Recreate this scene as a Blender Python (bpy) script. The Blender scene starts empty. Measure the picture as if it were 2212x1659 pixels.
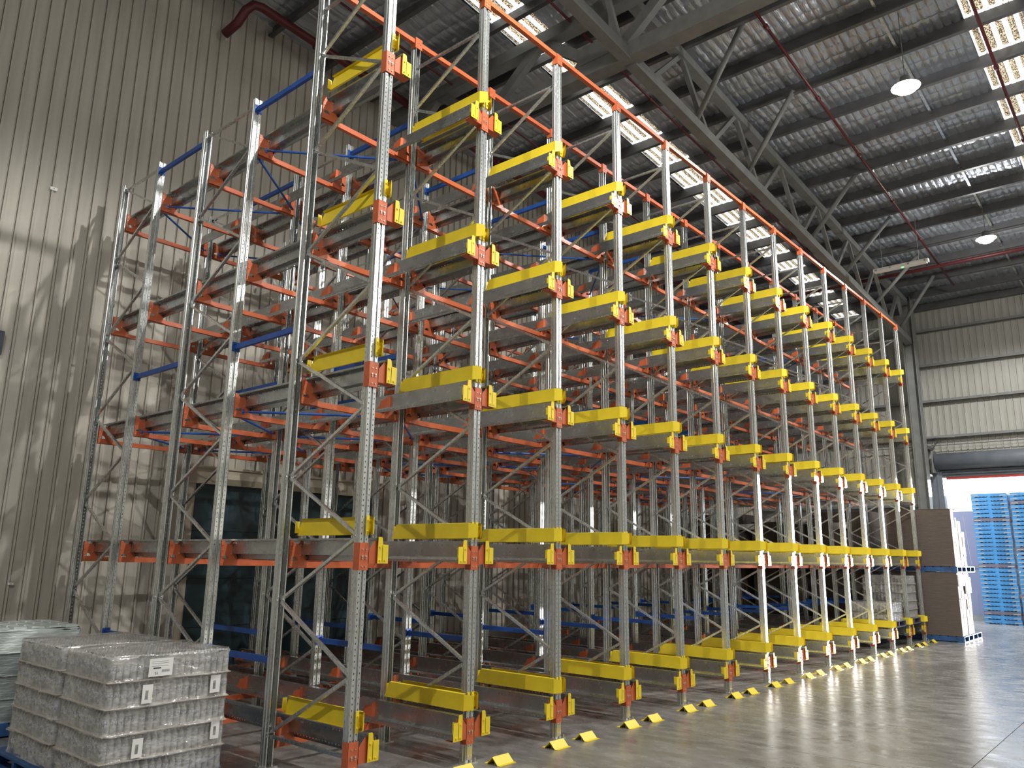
import bpy, bmesh, math, random
from mathutils import Vector, Matrix
from mathutils.geometry import tessellate_polygon
random.seed(7)
PI = math.pi
S = bpy.context.scene
COL = S.collection

# ---------------------------------------------------------------- camera
CAM = Vector((-4.59184, -5.74937, 1.9742))
YAW, PIT, ROL = [math.radians(v) for v in (49.19816, 12.532978, 0.857192)]
fw = Vector((math.sin(YAW) * math.cos(PIT), math.cos(YAW) * math.cos(PIT), math.sin(PIT)))
r0 = Vector((math.cos(YAW), -math.sin(YAW), 0)); u0 = r0.cross(fw)
rt = math.cos(ROL) * r0 + math.sin(ROL) * u0
up = -math.sin(ROL) * r0 + math.cos(ROL) * u0
cam = bpy.data.cameras.new('camera'); cam.sensor_fit = 'HORIZONTAL'; cam.sensor_width = 36.0
cam.lens = 1687.778 / 2212 * 36.0; cam.clip_end = 300
co = bpy.data.objects.new('camera', cam); COL.objects.link(co)
M = Matrix((rt, up, -fw)).transposed().to_4x4(); M.translation = CAM
co.matrix_world = M
S.camera = co

# ---------------------------------------------------------------- world, sun, exposure
W = bpy.data.worlds.new('sky'); S.world = W; W.use_nodes = True
bg = W.node_tree.nodes['Background']
bg.inputs[0].default_value = (0.86, 0.92, 1.0, 1); bg.inputs[1].default_value = 5.5
sun = bpy.data.lights.new('sun', 'SUN'); sun.energy = 14; sun.angle = math.radians(0.6); sun.color = (1.0, 0.97, 0.93)
so = bpy.data.objects.new('sun', sun); COL.objects.link(so)
sd = Vector((-1, 0.27, -0.083)).normalized()
so.rotation_euler = sd.to_track_quat('-Z', 'Y').to_euler()
S.view_settings.view_transform = 'Standard'; S.view_settings.look = 'None'
S.view_settings.exposure = 0.0; S.view_settings.gamma = 1.0; S.view_settings.use_curve_mapping = False
LAMP_W = 1230

# ---------------------------------------------------------------- dimensions (metres)
P = 1.45; NP = 14
L = [0.294, 1.968, 3.649, 5.302, 6.973]
YB = dict(a=0.0, b=1.2276, c=2.5528, d=3.7574, e=5.1169, f=6.2862)
HF, HM = 8.66, 7.58
WALLY, ENDX = 6.95, 24.5
XMIN, YMIN = -16.0, -18.0
def zr(x): return 10.85 + 0.0676 * (ENDX - x)
ORD = ['first', 'second', 'third', 'fourth', 'fifth', 'sixth', 'seventh', 'eighth', 'ninth', 'tenth', 'eleventh', 'twelfth', 'thirteenth', 'fourteenth', 'fifteenth', 'sixteenth', 'seventeenth', 'eighteenth', 'nineteenth', 'twentieth']
def ordn(k):
    if k < 20: return ORD[k]
    t = ['twenty', 'thirty', 'forty'][k // 10 - 1 - (1 if (k + 1) % 10 == 0 and False else 0)]
    n = k + 1
    if n % 10 == 0: return {30: 'thirtieth', 40: 'fortieth'}.get(n, 'twentieth')
    return {2: 'twenty', 3: 'thirty', 4: 'forty'}[n // 10] + '-' + ORD[n % 10 - 1]

# ---------------------------------------------------------------- materials
def mat(name, col, rough=0.6, metal=0.0, noise=0.0, nscale=8, bump=0.0, bscale=40, rvar=0.0, stretch=(1, 1, 1), coat=0, col2=None):
    m = bpy.data.materials.new(name); m.use_nodes = True
    n, l = m.node_tree.nodes, m.node_tree.links
    b = n['Principled BSDF']
    b.inputs['Base Color'].default_value = (*col, 1); b.inputs['Roughness'].default_value = rough
    b.inputs['Metallic'].default_value = metal
    if coat: b.inputs['Coat Weight'].default_value = coat; b.inputs['Coat Roughness'].default_value = 0.15
    tc = n.new('ShaderNodeTexCoord'); mp = n.new('ShaderNodeMapping'); mp.inputs['Scale'].default_value = stretch
    l.new(tc.outputs['Object'], mp.inputs[0])
    if noise or col2:
        t = n.new('ShaderNodeTexNoise'); t.inputs['Scale'].default_value = nscale; t.inputs['Detail'].default_value = 4
        l.new(mp.outputs[0], t.inputs[0])
        mx = n.new('ShaderNodeMix'); mx.data_type = 'RGBA'
        c2 = col2 or tuple(max(0, c * (1 - noise)) for c in col)
        c1 = col if col2 else tuple(min(1, c * (1 + noise)) for c in col)
        mx.inputs[6].default_value = (*c1, 1); mx.inputs[7].default_value = (*c2, 1)
        rmp = n.new('ShaderNodeValToRGB'); rmp.color_ramp.elements[0].position = 0.35; rmp.color_ramp.elements[1].position = 0.65
        l.new(t.outputs[0], rmp.inputs[0]); l.new(rmp.outputs[0], mx.inputs[0]); l.new(mx.outputs[2], b.inputs['Base Color'])
        if rvar:
            mr = n.new('ShaderNodeMapRange'); mr.inputs[3].default_value = rough - rvar; mr.inputs[4].default_value = rough + rvar
            l.new(t.outputs[0], mr.inputs[0]); l.new(mr.outputs[0], b.inputs['Roughness'])
    if bump:
        t2 = n.new('ShaderNodeTexNoise'); t2.inputs['Scale'].default_value = bscale; t2.inputs['Detail'].default_value = 3
        l.new(mp.outputs[0], t2.inputs[0])
        bp = n.new('ShaderNodeBump'); bp.inputs['Strength'].default_value = bump; bp.inputs['Distance'].default_value = 0.02
        l.new(t2.outputs[0], bp.inputs['Height']); l.new(bp.outputs[0], b.inputs['Normal'])
    return m

GALV = mat('galvanised', (0.70, 0.72, 0.71), 0.27, 0.88, noise=0.07, nscale=9, rvar=0.05, stretch=(4, 4, 0.6))
GRAIL = mat('galvanised_rail', (0.48, 0.50, 0.50), 0.28, 0.92, noise=0.08, nscale=8, rvar=0.05)
ORANGE = mat('orange_paint', (0.56, 0.13, 0.05), 0.38, noise=0.08, nscale=5)
YELLOW = mat('yellow_paint', (0.80, 0.61, 0.028), 0.42, noise=0.05, nscale=5)
BLUE = mat('blue_paint', (0.018, 0.085, 0.36), 0.4, noise=0.1, nscale=5)
ZINC = mat('zinc_bolt', (0.75, 0.74, 0.68), 0.3, 0.9)
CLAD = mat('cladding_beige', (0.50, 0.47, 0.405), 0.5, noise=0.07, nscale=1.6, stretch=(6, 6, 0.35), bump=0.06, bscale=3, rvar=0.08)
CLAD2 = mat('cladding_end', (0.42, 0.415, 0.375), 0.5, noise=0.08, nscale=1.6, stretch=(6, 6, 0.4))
STEEL = mat('grey_steel', (0.21, 0.215, 0.21), 0.5, noise=0.1, nscale=4)
PURL = mat('purlin_galv', (0.12, 0.12, 0.124), 0.45, 0.3, noise=0.12, nscale=3)
PIPE = mat('red_pipe', (0.11, 0.016, 0.02), 0.4)
TEAL = mat('dark_teal_curtain', (0.022, 0.045, 0.055), 0.3, noise=0.2, nscale=2)
BEIGE = mat('beige_trim', (0.55, 0.49, 0.38), 0.5)
DGREY = mat('shutter_grey', (0.17, 0.19, 0.22), 0.45, noise=0.1, nscale=3)
PALSHADE = mat('pallet_gap_shade', (0.006, 0.02, 0.07), 0.6)  # dark navy standing in for the shade inside the pallet gaps
PALMARK = mat('pallet_mark', (0.25, 0.27, 0.3), 0.5)
WHITE = mat('white_plastic', (0.85, 0.85, 0.83), 0.35)
PALBLUE = mat('blue_pallet', (0.022, 0.085, 0.24), 0.5, noise=0.25, nscale=6)
PALBLUE2 = mat('blue_pallet_bright', (0.04, 0.19, 0.42), 0.45, noise=0.2, nscale=4)
PALGREY = mat('grey_pallet', (0.10, 0.10, 0.15), 0.5, noise=0.2, nscale=4)
CARD = mat('cardboard', (0.10, 0.088, 0.08), 0.8, noise=0.12, nscale=3, stretch=(1, 1, 14), bump=0.3, bscale=12)
CARDD = mat('cardboard_brown', (0.11, 0.088, 0.076), 0.85, noise=0.12, nscale=3, stretch=(1, 1, 14), bump=0.3, bscale=12)
PAPER = mat('paper', (0.85, 0.85, 0.83), 0.7)
BLACK = mat('black', (0.02, 0.02, 0.02), 0.5)
INK = mat('ink', (0.06, 0.06, 0.10), 0.6)
LGREY = mat('container_grey', (0.16, 0.17, 0.26), 0.6)
SLIP = mat('slip_sheet', (0.45, 0.38, 0.30), 0.8)
RUBBER = mat('red_seal', (0.45, 0.03, 0.02), 0.5)

def emis(name, col, s):
    m = bpy.data.materials.new(name); m.use_nodes = True
    b = m.node_tree.nodes['Principled BSDF']; b.inputs['Base Color'].default_value = (*col, 1)
    b.inputs['Emission Color'].default_value = (*col, 1); b.inputs['Emission Strength'].default_value = s
    return m
LAMPM = emis('lamp_glow', (1, 0.93, 0.8), 60)
GREENLED = emis('green_led', (0.2, 1, 0.35), 2)

def foil_mat():
    m = bpy.data.materials.new('foil_insulation'); m.use_nodes = True
    n, l = m.node_tree.nodes, m.node_tree.links; b = n['Principled BSDF']
    b.inputs['Base Color'].default_value = (0.56, 0.60, 0.67, 1); b.inputs['Metallic'].default_value = 0.7; b.inputs['Roughness'].default_value = 0.33
    tc = n.new('ShaderNodeTexCoord')
    t = n.new('ShaderNodeTexNoise'); t.inputs['Scale'].default_value = 5; t.inputs['Detail'].default_value = 5; t.inputs['Roughness'].default_value = 0.6
    mp = n.new('ShaderNodeMapping'); mp.inputs['Scale'].default_value = (0.6, 2.2, 1)
    l.new(tc.outputs['Object'], mp.inputs[0]); l.new(mp.outputs[0], t.inputs[0])
    bp = n.new('ShaderNodeBump'); bp.inputs['Strength'].default_value = 0.5; bp.inputs['Distance'].default_value = 0.05
    l.new(t.outputs[0], bp.inputs['Height']); l.new(bp.outputs[0], b.inputs['Normal'])
    return m
FOIL = foil_mat()

def floor_mat():
    m = bpy.data.materials.new('polished_concrete'); m.use_nodes = True
    n, l = m.node_tree.nodes, m.node_tree.links; b = n['Principled BSDF']
    tc = n.new('ShaderNodeTexCoord')
    t1 = n.new('ShaderNodeTexNoise'); t1.inputs['Scale'].default_value = 0.55; t1.inputs['Detail'].default_value = 8; t1.inputs['Roughness'].default_value = 0.62
    mp = n.new('ShaderNodeMapping'); mp.inputs['Scale'].default_value = (1.6, 0.8, 1); mp.inputs['Rotation'].default_value = (0, 0, 0.9)
    t2 = n.new('ShaderNodeTexNoise'); t2.inputs['Scale'].default_value = 3.5; t2.inputs['Detail'].default_value = 6
    l.new(tc.outputs['Object'], mp.inputs[0]); l.new(mp.outputs[0], t1.inputs[0]); l.new(mp.outputs[0], t2.inputs[0])
    r = n.new('ShaderNodeValToRGB'); e = r.color_ramp.elements
    e[0].position = 0.32; e[0].color = (0.10, 0.096, 0.088, 1); e[1].position = 0.72; e[1].color = (0.29, 0.283, 0.265, 1)
    ad = n.new('ShaderNodeMath'); ad.operation = 'MULTIPLY_ADD'; ad.inputs[1].default_value = 0.45; 
    l.new(t2.outputs[0], ad.inputs[0])
    sc = n.new('ShaderNodeMath'); sc.operation = 'MULTIPLY'; sc.inputs[1].default_value = 0.58
    l.new(t1.outputs[0], sc.inputs[0]); l.new(sc.outputs[0], ad.inputs[2]); l.new(ad.outputs[0], r.inputs[0]); l.new(r.outputs[0], b.inputs['Base Color'])
    mr = n.new('ShaderNodeMapRange'); mr.inputs[1].default_value = 0.3; mr.inputs[2].default_value = 0.7; mr.inputs[3].default_value = 0.17; mr.inputs[4].default_value = 0.33
    l.new(t2.outputs[0], mr.inputs[0]); l.new(mr.outputs[0], b.inputs['Roughness'])
    bp = n.new('ShaderNodeBump'); bp.inputs['Strength'].default_value = 0.05; bp.inputs['Distance'].default_value = 0.02
    t3 = n.new('ShaderNodeTexNoise'); t3.inputs['Scale'].default_value = 2.2; t3.inputs['Detail'].default_value = 3
    l.new(mp.outputs[0], t3.inputs[0]); l.new(t3.outputs[0], bp.inputs['Height']); l.new(bp.outputs[0], b.inputs['Normal'])
    return m
FLOOR = floor_mat()

def sky_pane_mat():
    m = bpy.data.materials.new('translucent_rooflight'); m.use_nodes = True
    n, l = m.node_tree.nodes, m.node_tree.links
    for x in list(n): n.remove(x)
    o = n.new('ShaderNodeOutputMaterial'); tc = n.new('ShaderNodeTexCoord'); sp = n.new('ShaderNodeSeparateXYZ')
    l.new(tc.outputs['Object'], sp.inputs[0])
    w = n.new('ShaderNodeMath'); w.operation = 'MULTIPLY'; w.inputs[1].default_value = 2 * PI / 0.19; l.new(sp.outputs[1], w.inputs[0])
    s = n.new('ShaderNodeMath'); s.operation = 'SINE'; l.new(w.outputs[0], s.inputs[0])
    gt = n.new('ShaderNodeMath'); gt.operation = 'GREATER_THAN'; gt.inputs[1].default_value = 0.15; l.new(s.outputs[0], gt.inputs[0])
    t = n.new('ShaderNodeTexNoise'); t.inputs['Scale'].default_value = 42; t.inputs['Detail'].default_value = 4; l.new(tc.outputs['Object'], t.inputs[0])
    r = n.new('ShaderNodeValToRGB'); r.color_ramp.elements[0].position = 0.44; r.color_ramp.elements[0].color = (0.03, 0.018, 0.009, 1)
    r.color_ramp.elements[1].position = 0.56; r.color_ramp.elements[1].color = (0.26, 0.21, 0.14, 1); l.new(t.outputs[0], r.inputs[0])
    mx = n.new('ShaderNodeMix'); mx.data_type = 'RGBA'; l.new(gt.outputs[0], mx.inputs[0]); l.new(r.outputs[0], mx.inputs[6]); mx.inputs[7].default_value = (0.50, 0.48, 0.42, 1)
    tl = n.new('ShaderNodeBsdfTranslucent'); l.new(mx.outputs[2], tl.inputs[0]); l.new(tl.outputs[0], o.inputs[0])
    return m
PANE = sky_pane_mat()

def film_mat():
    m = bpy.data.materials.new('stretch_film'); m.use_nodes = True
    n, l = m.node_tree.nodes, m.node_tree.links
    b = n['Principled BSDF']; o = n['Material Output']
    b.inputs['Base Color'].default_value = (0.90, 0.89, 0.85, 1); b.inputs['Roughness'].default_value = 0.09
    tr = n.new('ShaderNodeBsdfTransparent'); mx = n.new('ShaderNodeMixShader')
    tc = n.new('ShaderNodeTexCoord'); mp = n.new('ShaderNodeMapping'); mp.inputs['Scale'].default_value = (1, 1, 1.8); l.new(tc.outputs['Object'], mp.inputs[0])
    t = n.new('ShaderNodeTexNoise'); t.inputs['Scale'].default_value = 5; t.inputs['Detail'].default_value = 4; l.new(mp.outputs[0], t.inputs[0])
    mr = n.new('ShaderNodeMapRange'); mr.inputs[1].default_value = 0.3; mr.inputs[2].default_value = 0.7; mr.inputs[3].default_value = 0.14; mr.inputs[4].default_value = 0.44
    l.new(t.outputs[0], mr.inputs[0]); l.new(mr.outputs[0], mx.inputs[0])
    bp = n.new('ShaderNodeBump'); bp.inputs['Strength'].default_value = 0.9; bp.inputs['Distance'].default_value = 0.03
    t2 = n.new('ShaderNodeTexNoise'); t2.inputs['Scale'].default_value = 8; t2.inputs['Detail'].default_value = 3; l.new(mp.outputs[0], t2.inputs[0])
    l.new(t2.outputs[0], bp.inputs['Height']); l.new(bp.outputs[0], b.inputs['Normal'])
    l.new(tr.outputs[0], mx.inputs[1]); l.new(b.outputs[0], mx.inputs[2])
    gl = n.new('ShaderNodeBsdfGlossy'); gl.inputs['Roughness'].default_value = 0.16; l.new(bp.outputs[0], gl.inputs['Normal'])
    lw = n.new('ShaderNodeLayerWeight'); lw.inputs[0].default_value = 0.2; fr = n.new('ShaderNodeMath'); fr.operation = 'MULTIPLY_ADD'; fr.inputs[1].default_value = 0.30; fr.inputs[2].default_value = 0.07; l.new(lw.outputs['Facing'], fr.inputs[0])
    m2 = n.new('ShaderNodeMixShader'); l.new(fr.outputs[0], m2.inputs[0]); l.new(mx.outputs[0], m2.inputs[1]); l.new(gl.outputs[0], m2.inputs[2])
    l.new(m2.outputs[0], o.inputs[0])
    return m
FILM = film_mat()
BOTTLE = mat('clear_bottle', (0.34, 0.34, 0.335), 0.12, noise=0.35, nscale=20, coat=0.6)
BLABEL = mat('bottle_label', (0.72, 0.72, 0.78), 0.4, col2=(0.10, 0.10, 0.16), nscale=60)
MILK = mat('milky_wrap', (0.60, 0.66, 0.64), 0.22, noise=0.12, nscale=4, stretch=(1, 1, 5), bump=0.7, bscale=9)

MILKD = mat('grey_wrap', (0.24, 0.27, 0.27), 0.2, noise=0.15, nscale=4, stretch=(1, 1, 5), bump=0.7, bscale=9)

# ---------------------------------------------------------------- mesh helpers
class MB:
    def __init__(s): s.v = []; s.f = []; s.m = []
    def box(s, x0, x1, y0, y1, z0, z1, mi=0):
        b = len(s.v)
        s.v += [(x0, y0, z0), (x1, y0, z0), (x1, y1, z0), (x0, y1, z0), (x0, y0, z1), (x1, y0, z1), (x1, y1, z1), (x0, y1, z1)]
        for q in ((0, 3, 2, 1), (4, 5, 6, 7), (0, 1, 5, 4), (1, 2, 6, 5), (2, 3, 7, 6), (3, 0, 4, 7)):
            s.f.append(tuple(b + i for i in q)); s.m.append(mi)
        return s
    def bar(s, a, b, w, h, mi=0, upv=None):
        a = Vector(a); b = Vector(b); d = (b - a).normalized()
        u = Vector(upv) if upv else (Vector((0, 0, 1)) if abs(d.z) < 0.9 else Vector((1, 0, 0)))
        x = d.cross(u).normalized(); y = x.cross(d).normalized()
        k = len(s.v)
        for p in (a, b):
            for sx, sy in ((-1, -1), (1, -1), (1, 1), (-1, 1)): s.v.append(tuple(p + x * sx * w / 2 + y * sy * h / 2))
        for q in ((0, 1, 2, 3), (7, 6, 5, 4), (0, 4, 5, 1), (1, 5, 6, 2), (2, 6, 7, 3), (3, 7, 4, 0)):
            s.f.append(tuple(k + i for i in q)); s.m.append(mi)
        return s
    def tube(s, pts, r, n=10, mi=0):
        pts = [Vector(p) for p in pts]; k = len(s.v)
        for i, p in enumerate(pts):
            d = ((pts[i + 1] if i + 1 < len(pts) else p) - (pts[i - 1] if i else p)).normalized()
            u = Vector((0, 0, 1)) if abs(d.z) < 0.9 else Vector((1, 0, 0))
            x = d.cross(u).normalized(); y = x.cross(d)
            for j in range(n): s.v.append(tuple(p + (x * math.cos(2 * PI * j / n) + y * math.sin(2 * PI * j / n)) * r))
        for i in range(len(pts) - 1):
            for j in range(n):
                s.f.append((k + i * n + j, k + i * n + (j + 1) % n, k + (i + 1) * n + (j + 1) % n, k + (i + 1) * n + j)); s.m.append(mi)
        s.f.append(tuple(k + j for j in range(n))[::-1]); s.m.append(mi)
        e = k + (len(pts) - 1) * n; s.f.append(tuple(e + j for j in range(n))); s.m.append(mi)
        return s
    def lathe(s, prof, cx=0, cy=0, n=12, mi=0):      # prof [(r,z)]
        k = len(s.v)
        for r, z in prof:
            for j in range(n): s.v.append((cx + r * math.cos(2 * PI * j / n), cy + r * math.sin(2 * PI * j / n), z))
        for i in range(len(prof) - 1):
            m_ = mi[i] if isinstance(mi, (list, tuple)) else mi
            for j in range(n):
                s.f.append((k + i * n + j, k + i * n + (j + 1) % n, k + (i + 1) * n + (j + 1) % n, k + (i + 1) * n + j)); s.m.append(m_)
        return s
    def plate(s, axis, c, t, outer, holes=(), mi=0):   # polygon plate with holes; axis 'y' -> points are (x,z) at y=c..c+t
        loops = [[Vector((p[0], p[1], 0)) for p in lp] for lp in [outer] + list(holes)]
        flat = [p for lp in loops for p in lp]
        tris = tessellate_polygon(loops); k = len(s.v); nf = len(flat)
        def to3(p, d): return {'y': (p.x, c + d, p.y), 'x': (c + d, p.x, p.y), 'z': (p.x, p.y, c + d)}[axis]
        for d in (0, t):
            for p in flat: s.v.append(to3(p, d))
        for a, b_, c_ in tris:
            s.f.append((k + a, k + b_, k + c_)); s.m.append(mi); s.f.append((k + nf + c_, k + nf + b_, k + nf + a)); s.m.append(mi)
        o = 0
        for lp in loops:
            n = len(lp)
            for i in range(n):
                a, b_ = k + o + i, k + o + (i + 1) % n
                s.f.append((a, b_, b_ + nf, a + nf)); s.m.append(mi)
            o += n
        return s
    def sheet(s, prof, t, holes=(), axis='z', mi=0):   # prof [(a,b)], extruded through t values; holes = set of (col,rowparity)
        k = len(s.v); n = len(prof)
        for tt in t:
            for a, b in prof: s.v.append((a, b, tt) if axis == 'z' else (a, tt, b))
        for i in range(len(t) - 1):
            for j in range(n - 1):
                if (j, i % 2) in holes: continue
                s.f.append((k + i * n + j, k + i * n + j + 1, k + (i + 1) * n + j + 1, k + (i + 1) * n + j)); s.m.append(mi)
        return s
    def mesh(s, name, mats, smooth=False):
        me = bpy.data.meshes.new(name); me.from_pydata(s.v, [], s.f)
        if not isinstance(mats, (list, tuple)): mats = [mats]
        for m in mats: me.materials.append(m)
        if len(mats) > 1: me.polygons.foreach_set('material_index', s.m)
        if smooth: me.polygons.foreach_set('use_smooth', [True] * len(me.polygons))
        me.update(); return me
def ob(name, me, parent=None, loc=None, rz=0, **pr):
    o = bpy.data.objects.new(name, me)
    if parent is not None: o.parent = parent
    if loc: o.location = loc
    if rz: o.rotation_euler = (0, 0, rz)
    for a, b in pr.items(): o[a] = b
    COL.objects.link(o); return o
def thing(name, label, cat, loc=(0, 0, 0), rz=0, group=None):
    o = ob(name, None, None, loc, rz, label=label, category=cat); o.empty_display_size = 0.1
    if group: o['group'] = group
    return o
def tag(o, label, cat, group=None):
    o['label'] = label; o['category'] = cat
    if group: o['group'] = group
    return o

# ================================================================ SETTING
# floor: concrete slabs with sawn joints
fl = ob('floor', MB().box(XMIN, ENDX + 14, YMIN, WALLY, -0.30, -0.02).mesh('floor', BLACK), None, kind='structure')
xs = [XMIN, -7.2, 4.23, 13.5, 24.4, 38.5]; ys = [YMIN, -9.0, -3.765, 1.45 + 0.2, WALLY]
for i in range(len(xs) - 1):
    for j in range(len(ys) - 1):
        g = 0.004
        ob('slab', MB().box(xs[i] + g, xs[i + 1] - g, ys[j] + g, ys[j + 1] - g, -0.02, 0).mesh('slab', FLOOR), fl)

# corrugated walls
def ribprofile(a0, a1, pitch, off=0.0):
    pts = []; n = int(round((a1 - a0) / pitch))
    for i in range(n):
        a = a0 + i * pitch
        pts += [(a, 0), (a + 0.148, 0), (a + 0.150, 0.008), (a + 0.158, 0.008), (a + 0.160, -0.014), (a + 0.165, -0.014), (a + 0.168, 0.034), (a + 0.190, 0.034), (a + 0.1945, 0.0)]
    pts.append((a1, 0)); return pts
def clad(name, axis, c, a0, a1, z0, z1, m, sgn, parent=None, top=None):
    b = MB(); pr = ribprofile(a0, a1, 0.2)
    for a, d in pr:
        zt = top(a) if top else z1
        for z in (z0, zt): b.v.append((a, c + sgn * d, z) if axis == 'y' else (c + sgn * d, a, z))
    for i in range(len(pr) - 1): b.f.append((2 * i, 2 * i + 2, 2 * i + 3, 2 * i + 1)); b.m.append(0)
    me = b.mesh(name, m)
    return ob(name, me, parent, kind='structure') if parent is None else ob(name, me, parent)
# long wall behind the rack: solid backing plus ribbed cladding panels, door opening X 1.95..5.75
wl = ob('wall_left', MB().box(XMIN, ENDX + 0.2, WALLY + 0.06, WALLY + 0.26, -0.3, 15).mesh('wall_left', CLAD), None, kind='structure')
DX0, DX1, DZ = 1.95, 5.75, 3.12
for k, (x0, x1, z0) in enumerate([(-16.0, 1.9, 0), (1.9, 5.9, DZ + 0.28), (5.9, 15.1, 0), (15.1, 24.5, 0)]):
    clad('cladding_panel', 'y', WALLY, x0, x1, z0, 0, CLAD, -1, wl, top=lambda a: zr(a) - 0.02)
we = ob('wall_back', None, None, kind='structure')
DY0, DY1, DZE = -4.45, 0.35, 5.05
for y0, y1, z0 in [(DY1, WALLY, 0), (DY0, DY1, DZE), (YMIN, DY0, 0)]:
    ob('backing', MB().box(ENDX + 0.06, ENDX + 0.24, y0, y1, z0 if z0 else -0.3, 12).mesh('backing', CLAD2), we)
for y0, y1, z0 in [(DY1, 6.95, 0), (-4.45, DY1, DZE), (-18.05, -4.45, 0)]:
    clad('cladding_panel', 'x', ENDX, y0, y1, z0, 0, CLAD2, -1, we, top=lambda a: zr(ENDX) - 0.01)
for k, z in enumerate((1.3, 2.6, 3.9, 6.15, 7.38, 8.62, 9.85)):
    segs = [(DY1 + 0.3, WALLY), (YMIN, DY0 - 0.3)] if z < 5 else [(YMIN, WALLY)]
    for y0, y1 in segs:
        b = MB().box(ENDX - 0.24, ENDX - 0.035, y0, y1, z, z + 0.012).box(ENDX - 0.246, ENDX - 0.236, y0, y1, z - 0.07, z + 0.012).box(ENDX - 0.05, ENDX - 0.037, y0, y1, z - 0.05, z + 0.012)
        ob('wall_girt', b.mesh('wall_girt', STEEL), we)
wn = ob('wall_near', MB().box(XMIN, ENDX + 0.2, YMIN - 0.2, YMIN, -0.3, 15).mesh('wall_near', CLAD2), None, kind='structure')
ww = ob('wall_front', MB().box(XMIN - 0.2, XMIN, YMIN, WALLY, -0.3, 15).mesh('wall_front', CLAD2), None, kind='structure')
for z0 in (5.83,):
    tag(ob('conduit', MB().tube([(ENDX - 0.28, 3.0, z0), (ENDX - 0.28, -6, z0)], 0.018, 8).mesh('conduit', STEEL)), 'thin dark conduit running along the end wall above the roller shutter', 'conduit')

# roof: quilted foil insulation between purlins, rooflight strips
SK = [(2.5, 3.36), (-4.62, -3.76)]
def roof_grid(x0, x1, y0, y1, dx, dy, puff):
    b = MB(); nx = int(round((x1 - x0) / dx)); ny = int(round((y1 - y0) / dy))
    for i in range(nx + 1):
        x = x0 + i * dx
        for j in range(ny + 1):
            y = y0 + j * dy; h = 0
            if puff:
                ax = abs(math.sin(PI * (x + 0.05 * math.sin(1.7 * y)) / 0.30)); ay = abs(math.sin(PI * (y + 0.02 * math.sin(2.3 * x)) / 0.15))
                h = 0.038 * (ax * ay) ** 0.3 + 0.018 * math.sin(3.1 * x + 1.3 * y) * math.sin(1.9 * y - 0.6 * x) + 0.006 * math.sin(23 * y + 4 * x)
                h += 0.03 * abs(math.sin(PI * (x - 7.75) / 1.28))
            b.v.append((x, y, zr(x) - h))
    for i in range(nx):
        for j in range(ny):
            b.f.append((i * (ny + 1) + j, i * (ny + 1) + j + 1, (i + 1) * (ny + 1) + j + 1, (i + 1) * (ny + 1) + j)); b.m.append(0)
    return b
ce = ob('ceiling', None, None, kind='structure')
def cpart(b, name='insulation_blanket'): return ob(name, b.mesh(name, FOIL, False), ce)
cpart(roof_grid(1.1, 24.5, -3.76, 2.5, 0.06, 0.03, True))
cpart(roof_grid(0.2, 24.5, 3.36, 6.96, 0.06, 0.03, True))
cpart(roof_grid(7.4, 24.5, -6.42, -4.62, 0.06, 0.03, True))
cpart(roof_grid(XMIN, 1.1, -3.76, 2.5, 1.71, 2.0867, False)); cpart(roof_grid(XMIN, 0.2, 3.36, 6.96, 1.8, 1.8, False))
cpart(roof_grid(XMIN, 7.4, -6.42, -4.62, 1.8, 1.8, False)); cpart(roof_grid(XMIN, 24.5, YMIN, -6.42, 2.025, 2.895, False))
for y0, y1 in SK + [(YMIN, YMIN + 0.2)]:  # solid roof sheet above the blanket
    pass
tops = sorted([y for s_ in SK for y in s_])
for y0, y1 in [(YMIN, tops[0]), (tops[1], tops[2]), (tops[3], WALLY + 0.3)]:
    b = MB(); b.v = [(XMIN, y0, zr(XMIN) + 0.1), (ENDX + 0.3, y0, zr(ENDX) + 0.08), (ENDX + 0.3, y1, zr(ENDX) + 0.08), (XMIN, y1, zr(XMIN) + 0.1)]; b.f = [(0, 1, 2, 3)]; b.m = [0]
    ob('roof_sheet', b.mesh('roof_sheet', STEEL), ce)
PX = [7.75 + 1.28 * k for k in range(-18, 14)]
# rooflights
for wi, (y0, y1) in enumerate(SK):
    wo = ob('window_%d' % (wi + 1), None, None, kind='structure')
    wo['label'] = 'long translucent corrugated rooflight strip'
    for k in range(len(PX) - 1):
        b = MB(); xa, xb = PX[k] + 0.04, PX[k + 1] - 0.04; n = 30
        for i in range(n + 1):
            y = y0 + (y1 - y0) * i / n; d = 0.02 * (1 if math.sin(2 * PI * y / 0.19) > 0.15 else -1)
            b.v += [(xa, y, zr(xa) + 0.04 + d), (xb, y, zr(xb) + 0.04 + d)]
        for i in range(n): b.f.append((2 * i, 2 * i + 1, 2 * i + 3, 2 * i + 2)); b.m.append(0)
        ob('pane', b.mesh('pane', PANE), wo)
    # foil edges tucked beside the strip
    for yy, s_ in ((y0, -1), (y1, 1)):
        b = MB().box(XMIN, ENDX, yy - 0.004, yy + 0.004, 0, 0.1)
        for i, v in enumerate(b.v): b.v[i] = (v[0], v[1], zr(v[0]) - 0.02 + (0.12 if v[2] > 0.05 else 0))
        ob('edge_flashing', b.mesh('edge_flashing', FOIL), wo)
# purlins (Z sections along Y)
pm = {}
b = MB().box(-0.012, 0.0, YMIN, WALLY, -0.28, -0.02).box(-0.09, 0.0, YMIN, WALLY, -0.292, -0.28).box(0, 0.07, YMIN, WALLY, -0.03, -0.02).box(-0.095, -0.085, YMIN, WALLY, -0.292, -0.262)
pme = b.mesh('roof_purlin', PURL)
for k, x in enumerate(PX):
    if x < 0.5: continue
    ob('roof_purlin', pme, None, (x, 0, zr(x)), kind='structure')
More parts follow.
